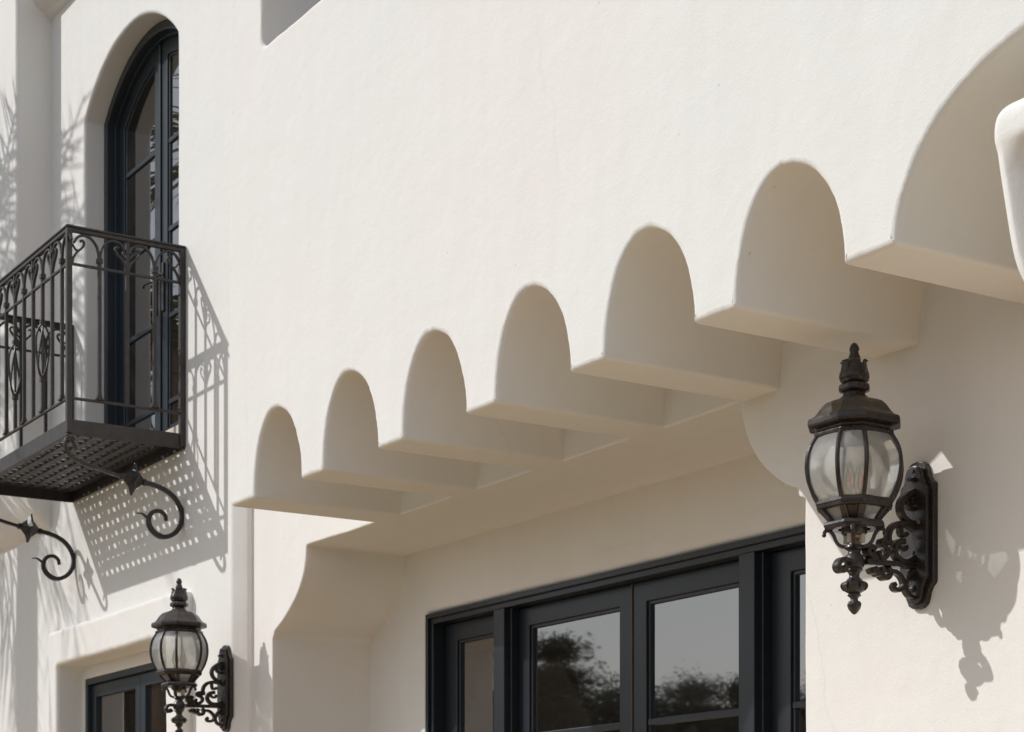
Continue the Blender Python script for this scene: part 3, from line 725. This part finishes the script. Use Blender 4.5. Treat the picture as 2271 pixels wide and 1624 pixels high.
# bulbs
for q in range(4):
    a = R(q * 90 + 20); c = AXL + Vector((math.cos(a) * .030, math.sin(a) * .030, 0)); z0 = zl(yz3(1560))
    bm = bmesh.new(); lathe(bm, [(.010, z0 - .17), (.010, z0)], ROUND, c); sl = lobj('candle_sleeve', bm, M_WHITEP, smooth=True, angle=40)
    bm = bmesh.new(); lathe(bm, [(.008, z0), (.010, z0 + .008), (.016, z0 + .022), (.0175, z0 + .034), (.0155, z0 + .055), (.010, z0 + .075), (.005, z0 + .092), (.002, z0 + .105)], ROUND, c); obj('bulb', bm, M_BULB, sl, smooth=True)
    bm = bmesh.new()
    for s in (-1, 1): bar(bm, [c + Vector((s*.004, 0, z0 + .022)), c + Vector((s*.004, 0, z0 + .058))], .005, .005, round_sec=True)
    obj('filament', bm, M_FIL, sl)
# back plate: stepped, ogee-ended
def plate_outline(k, zt, zb, hw):
    h = hw - k; t = zt - k; b = zb + k
    half_top = [(h, t - .085), (h*.80, t - .072), (h*.66, t - .052), (h*.60, t - .032), (h*.50, t - .014), (h*.28, t - .003), (0, t)]
    half_bot = [(h, b + .085), (h*.80, b + .072), (h*.66, b + .052), (h*.60, b + .032), (h*.50, b + .014), (h*.28, b + .003), (0, b)]
    rt = half_top; lt = [(-x, z) for x, z in half_top[::-1][1:]]
    lb = [(-x, z) for x, z in half_bot]; rb = [(x, z) for x, z in half_bot[::-1][1:]]
    return rt + lt + lb + rb
ZT, ZBm = 1.462 - LZ0, .952 - LZ0
bp_ = lobj('back_plate', platebm([plate_outline(0, ZT, ZBm, .082)], -.020, 0.004), bevel=.004)
lobj('plate_panel', platebm([plate_outline(.016, ZT, ZBm, .082)], -.038, -.019), parent=bp_, bevel=.005)
SC = .2463 * .9084
def q4(a, b, X=LX):
    p = at_x((1950 + .2463 * a) * .9084, (1120 + .2463 * b) * .9084, X); return Vector((X, p.y, p.z)) - ORG
for a, b in ((1150, 125), (1225, 655), (1258, 945)):
    p = q4(a, b); bm = bmesh.new(); lathe(bm, [(.0001, -.004), (.006, -.003), (.007, .003)], [i*math.tau/10 for i in range(10)])
    bmesh.ops.rotate(bm, verts=bm.verts, cent=(0,0,0), matrix=Matrix.Rotation(R(90), 3, 'X'))
    obj('screw', bm, M_SCREW if b == 655 else M_BRKT, bp_, loc=(.03 if b == 655 else 0, -.040, p.z))
SX_ = Vector((1, 0, 0))
def scroll(pts, w0, w1, name='scroll', h=.030, mid=None):
    bm = bmesh.new(); f = (lambda t: (w0 + (w1 - w0) * t) / .02 * (1 + .0 * t))
    bar(bm, smooth_path([q4(*p) for p in pts], 5), .02, h, SX_, prof=f)
    # rounded eyes at both ends
    return bm
bm = scroll([(1145, 450), (1118, 440), (1108, 415), (1130, 390), (1168, 400), (1182, 440), (1165, 480), (1120, 495), (1075, 470), (1062, 420), (1082, 370), (1130, 330), (1172, 292)], .012, .016)
bar(bm, smooth_path([q4(*p) for p in [(1130, 330), (1070, 360), (1020, 410), (1000, 470), (1008, 535), (1040, 590), (1085, 625), (1135, 640), (1172, 622), (1178, 590), (1150, 572)]], 5), .018, .030, SX_, prof=lambda t: 1.15 - .35 * t)
bar(bm, smooth_path([q4(*p) for p in [(1180, 300), (1188, 255), (1178, 215), (1150, 195), (1118, 205), (1092, 205)]], 4), .016, .028, SX_, prof=lambda t: 1 - .3*t)
bar(bm, [q4(1180, 240), q4(1230, 245)], .014, .02, SX_)
lobj('upper_scroll', bm)
bm = scroll([(1048, 862), (1060, 885), (1040, 905), (1005, 895), (985, 860), (1000, 825), (1040, 822)], .012, .014)
bar(bm, smooth_path([q4(*p) for p in [(1035, 822), (985, 825), (950, 860), (940, 915), (962, 975), (1010, 1012), (1075, 1015), (1130, 985), (1172, 920), (1182, 830), (1165, 745), (1110, 680), (1035, 648), (960, 652), (910, 690), (885, 745), (882, 810), (900, 838)]], 5), .018, .030, SX_, prof=lambda t: 1.1 - .1*t)
bar(bm, smooth_path([q4(*p) for p in [(1000, 660), (1000, 710), (1012, 755), (1045, 762), (1062, 740)]], 4), .014, .028, SX_)
lobj('middle_scroll', bm)
bm = scroll([(898, 836), (862, 838), (842, 812), (808, 820), (806, 852), (838, 872), (870, 905), (872, 950), (840, 985), (795, 990), (748, 965), (720, 925)], .018, .016)
bar(bm, smooth_path([q4(*p) for p in [(760, 990), (720, 985), (690, 955), (672, 915), (685, 882), (718, 880), (742, 905)]], 4), .020, .034, SX_)
bar(bm, smooth_path([q4(*p) for p in [(800, 995), (780, 960), (775, 935), (795, 930)]], 4), .014, .036, SX_)
lobj('leaf_scroll', bm)
bm = bmesh.new()
bar(bm, [q4(655, 1022), q4(1225, 1075)], .016, .030, SX_); bar(bm, [q4(655, 1002), q4(1225, 1057)], .006, .038, SX_); bar(bm, [q4(660, 1042), q4(1225, 1093)], .006, .036, SX_)
lobj('arm', bm)
bm = scroll([(1142, 1318), (1128, 1290), (1150, 1262), (1190, 1268), (1208, 1310), (1190, 1358), (1140, 1378), (1085, 1355), (1052, 1300), (1050, 1235), (1075, 1175), (1120, 1130), (1180, 1105)], .013, .018)
bar(bm, smooth_path([q4(*p) for p in [(1105, 1180), (1140, 1196), (1180, 1182), (1195, 1150)]], 4), .014, .028, SX_)
lobj('lower_scroll', bm)
bm = scroll([(890, 1120), (950, 1125), (1000, 1165), (1030, 1225), (1025, 1275), (990, 1302), (945, 1295), (930, 1262), (950, 1242)], .016, .016)
for pts in ([(705, 1085), (720, 1120), (745, 1118), (760, 1085)], [(745, 1105), (770, 1145), (800, 1135), (815, 1085)], [(790, 1120), (830, 1180), (875, 1175), (890, 1125), (870, 1085)]):
    bar(bm, smooth_path([q4(*p) for p in pts], 4), .018, .036, SX_)
lobj('drop_scroll', bm)
bm = scroll([(500, 1015), (445, 1000), (400, 1015), (378, 1060), (392, 1100), (430, 1105), (452, 1080)], .016, .022, h=.034)
lobj('hook_scroll', bm)
# the second lantern, on the end of the balcony wall
lamp2 = copy_tree(lamp); lamp2.location = (LX - 5.638, YL, LZ0 - .056)
lamp2['label'] = 'black wall lantern at the wall corner below the balcony, in front of the casement window'

# ------------------------------------------------------------------ planting behind the camera: seen in the panes and as shadows
def palm(x, y, zc, n, Lf, seed, label, pmin, pmax):
    rnd = random.Random(seed)
    p = thing('palm_tree', (x, y, GROUND), label, 'palm tree')
    bm = bmesh.new(); H = zc - GROUND; pts = [(0, 0, 0), (.05, .02, H*.3), (.02, .05, H*.65), (0, 0, H)]
    ps = smooth_path(pts, 8); bar(bm, ps, .42, .42, round_sec=True, prof=lambda t: 1.15 - .35*t + .05*math.sin(t*80)); obj('trunk', bm, M_TRUNK, p)
    protos = []
    for v in range(4):
        bm = bmesh.new(); nl_ = 36; droop = .2 + .45 * v / 3
        def spine(t): return Vector((Lf * (t - .18 * droop * t * t), 0, Lf * (.42 * t - (.55 + .55 * droop) * t * t)))
        bar(bm, [spine(k / 14) for k in range(15)], .035, .035, Vector((0, 1, 0)), prof=lambda t: 1 - .8*t)
        for k in range(4, nl_):
            t = k / nl_
            for s in (-1, 1):
                if rnd.random() < .22: continue
                b = spine(t + rnd.uniform(-.012, .012)); L_ = .62 * math.sin(math.pi * min(1, .15 + t * .82)) + .12
                L_ *= rnd.uniform(.7, 1.15); tip = b + Vector((L_ * rnd.uniform(.3, .85), s * L_ * rnd.uniform(.5, .85), -L_ * (.35 + .55 * droop) + rnd.uniform(-.06, .06)))
                w = Vector((.010, 0, .003)); m_ = b.lerp(tip, .5) + Vector((0, 0, .06 * L_))
                q = [bm.verts.new(z) for z in (b - w, b + w, m_ + w*1.2, m_ - w*1.2)]; bm.faces.new(q); tv = bm.verts.new(tip); bm.faces.new((q[3], q[2], tv))
        protos.append(bm)
    first = []
    for v, bm in enumerate(protos): first.append(obj('frond', bm, M_PALM, p))
    for k in range(n):
        v = k % 4; o = first[v] if k < 4 else mesh_copy(first[v], p, (0, 0, 0))
        o.location = (0, 0, H - .05); a = k * 2.399963 + rnd.uniform(-.2, .2); pitch = R(rnd.uniform(pmin, pmax)) * (1 if k > 6 else .6)
        o.rotation_euler = (0, pitch, a)
    return p
palm(-16.7, 1.7, 6.6, 22, 2.2, 4, 'taller palm tree whose fronds shade the balcony wall', -60, 0)
palm(-16.7, 2.9, 4.9, 18, 1.5, 8, 'shorter palm tree reflected in the arched door panes', -55, 30)
def tree_mesh(kind, seed):
    rnd = random.Random(seed); bm = bmesh.new()
    for c in range(320):
        if kind == 0:      # layered, windswept conifer
            h = rnd.random(); lay = round(h * 6) / 6; rr = (1 - lay) * 2.3 + .35; a = rnd.random() * math.tau; q = rnd.random() ** .6
            ctr = Vector((rr*q*math.cos(a) + .5*lay, rr*q*math.sin(a), 3.0 + lay * 6.5 + q * .5 + rnd.uniform(-.25, .25))); sp = (.65, .18)
        else:
            a = rnd.random() * math.tau; e = math.asin(rnd.uniform(-.7, 1)); q = rnd.random() ** .35 * (2.7 if kind == 1 else 2.1)
            ctr = Vector((q*math.cos(a)*math.cos(e)*1.1, q*math.sin(a)*math.cos(e)*1.1, 5.2 + q*math.sin(e)*(1.0 if kind == 1 else 1.6))) + Vector((noise.noise(Vector((a, e, seed)))*.9, 0, noise.noise(Vector((a*2, e*2, seed)))*.7)); sp = (.45, .4)
        for k in range(80):
            p = ctr + Vector((rnd.gauss(0, sp[0]), rnd.gauss(0, sp[0]), rnd.gauss(0, sp[1]))); s = rnd.uniform(.05, .11)
            u = Vector((rnd.gauss(0,1), rnd.gauss(0,1), rnd.gauss(0,1))).normalized(); w = u.orthogonal().normalized()
            bm.faces.new([bm.verts.new(p + u*s), bm.verts.new(p + w*s*.6), bm.verts.new(p - u*s), bm.verts.new(p - w*s*.6)])
    return bm
protos = []
def tree(kind, u, t, sc_, label):
    x, y = t * (-.8455 + .534 * u), 11.04 - t * (.534 + .8455 * u)
    if kind not in [k for k, _ in protos]:
        o = thing('tree', (0, 0, 0), label, 'tree', 'trees across the road reflected in the glass')
        b = bmesh.new(); bar(b, smooth_path([(0,0,0), (.1,.05,2), (0,.1,5), (.3,0,8 if kind == 0 else 6)], 5), .4, .4, round_sec=True, prof=lambda t: 1 - .75*t)
        for q in range(5):
            a = q * 1.3; z = 2.6 + q * .8; bar(b, smooth_path([(0, .05, z), (math.cos(a)*.8, math.sin(a)*.8, z + .5), (math.cos(a)*1.7, math.sin(a)*1.7, z + .8)], 3), .14, .14, round_sec=True, prof=lambda t: 1 - .7*t)
        obj('trunk', b, M_TRUNK, o); obj('crown', tree_mesh(kind, 11 + kind), M_TREE, o); protos.append((kind, o))
    else: o = copy_tree(dict(protos)[kind])
    o.location = (x, y, GROUND); o.scale = (sc_[0], sc_[0], sc_[1]); o.rotation_euler[2] = u * 37
    o['label'] = label
LB = {0: 'dark layered conifer across the road, mirrored in the panes', 1: 'broad round tree across the road, mirrored in the panes', 2: 'tall rounded tree across the road, mirrored in the panes'}
random.seed(5)
for u, t, kind, h in ((-.02, 118, 2, 1.62), (.004, 116, 1, 1.85), (.022, 118, 2, 1.55), (.046, 116, 2, 1.5), (.06, 118, 1, 1.6), (.078, 116, 1, 1.45), (.1, 118, 2, 1.25), (.125, 116, 1, 1.5), (-.26, 70, 1, 1.3), (-.225, 75, 2, 1.3), (-.19, 70, 1, 1.4), (-.15, 72, 2, 1.3), (-.11, 80, 1, 1.4), (-.075, 85, 2, 1.4), (-.04, 95, 1, 1.7), (-.012, 98, 0, 1.2), (.009, 104, 0, 1.25), (.024, 100, 0, 1.38), (.036, 112, 2, 1.35), (.053, 108, 1, 1.55), (.067, 112, 2, 1.3), (.083, 110, 1, 1.6), (.094, 112, 0, 1.3), (.106, 108, 1, 1.35), (.118, 110, 0, 1.28), (.137, 108, 2, 1.4), (.16, 104, 1, 1.5), (.185, 100, 2, 1.4)):
    tree(kind, u, t, (random.uniform(1.0, 1.25), h), LB[kind])
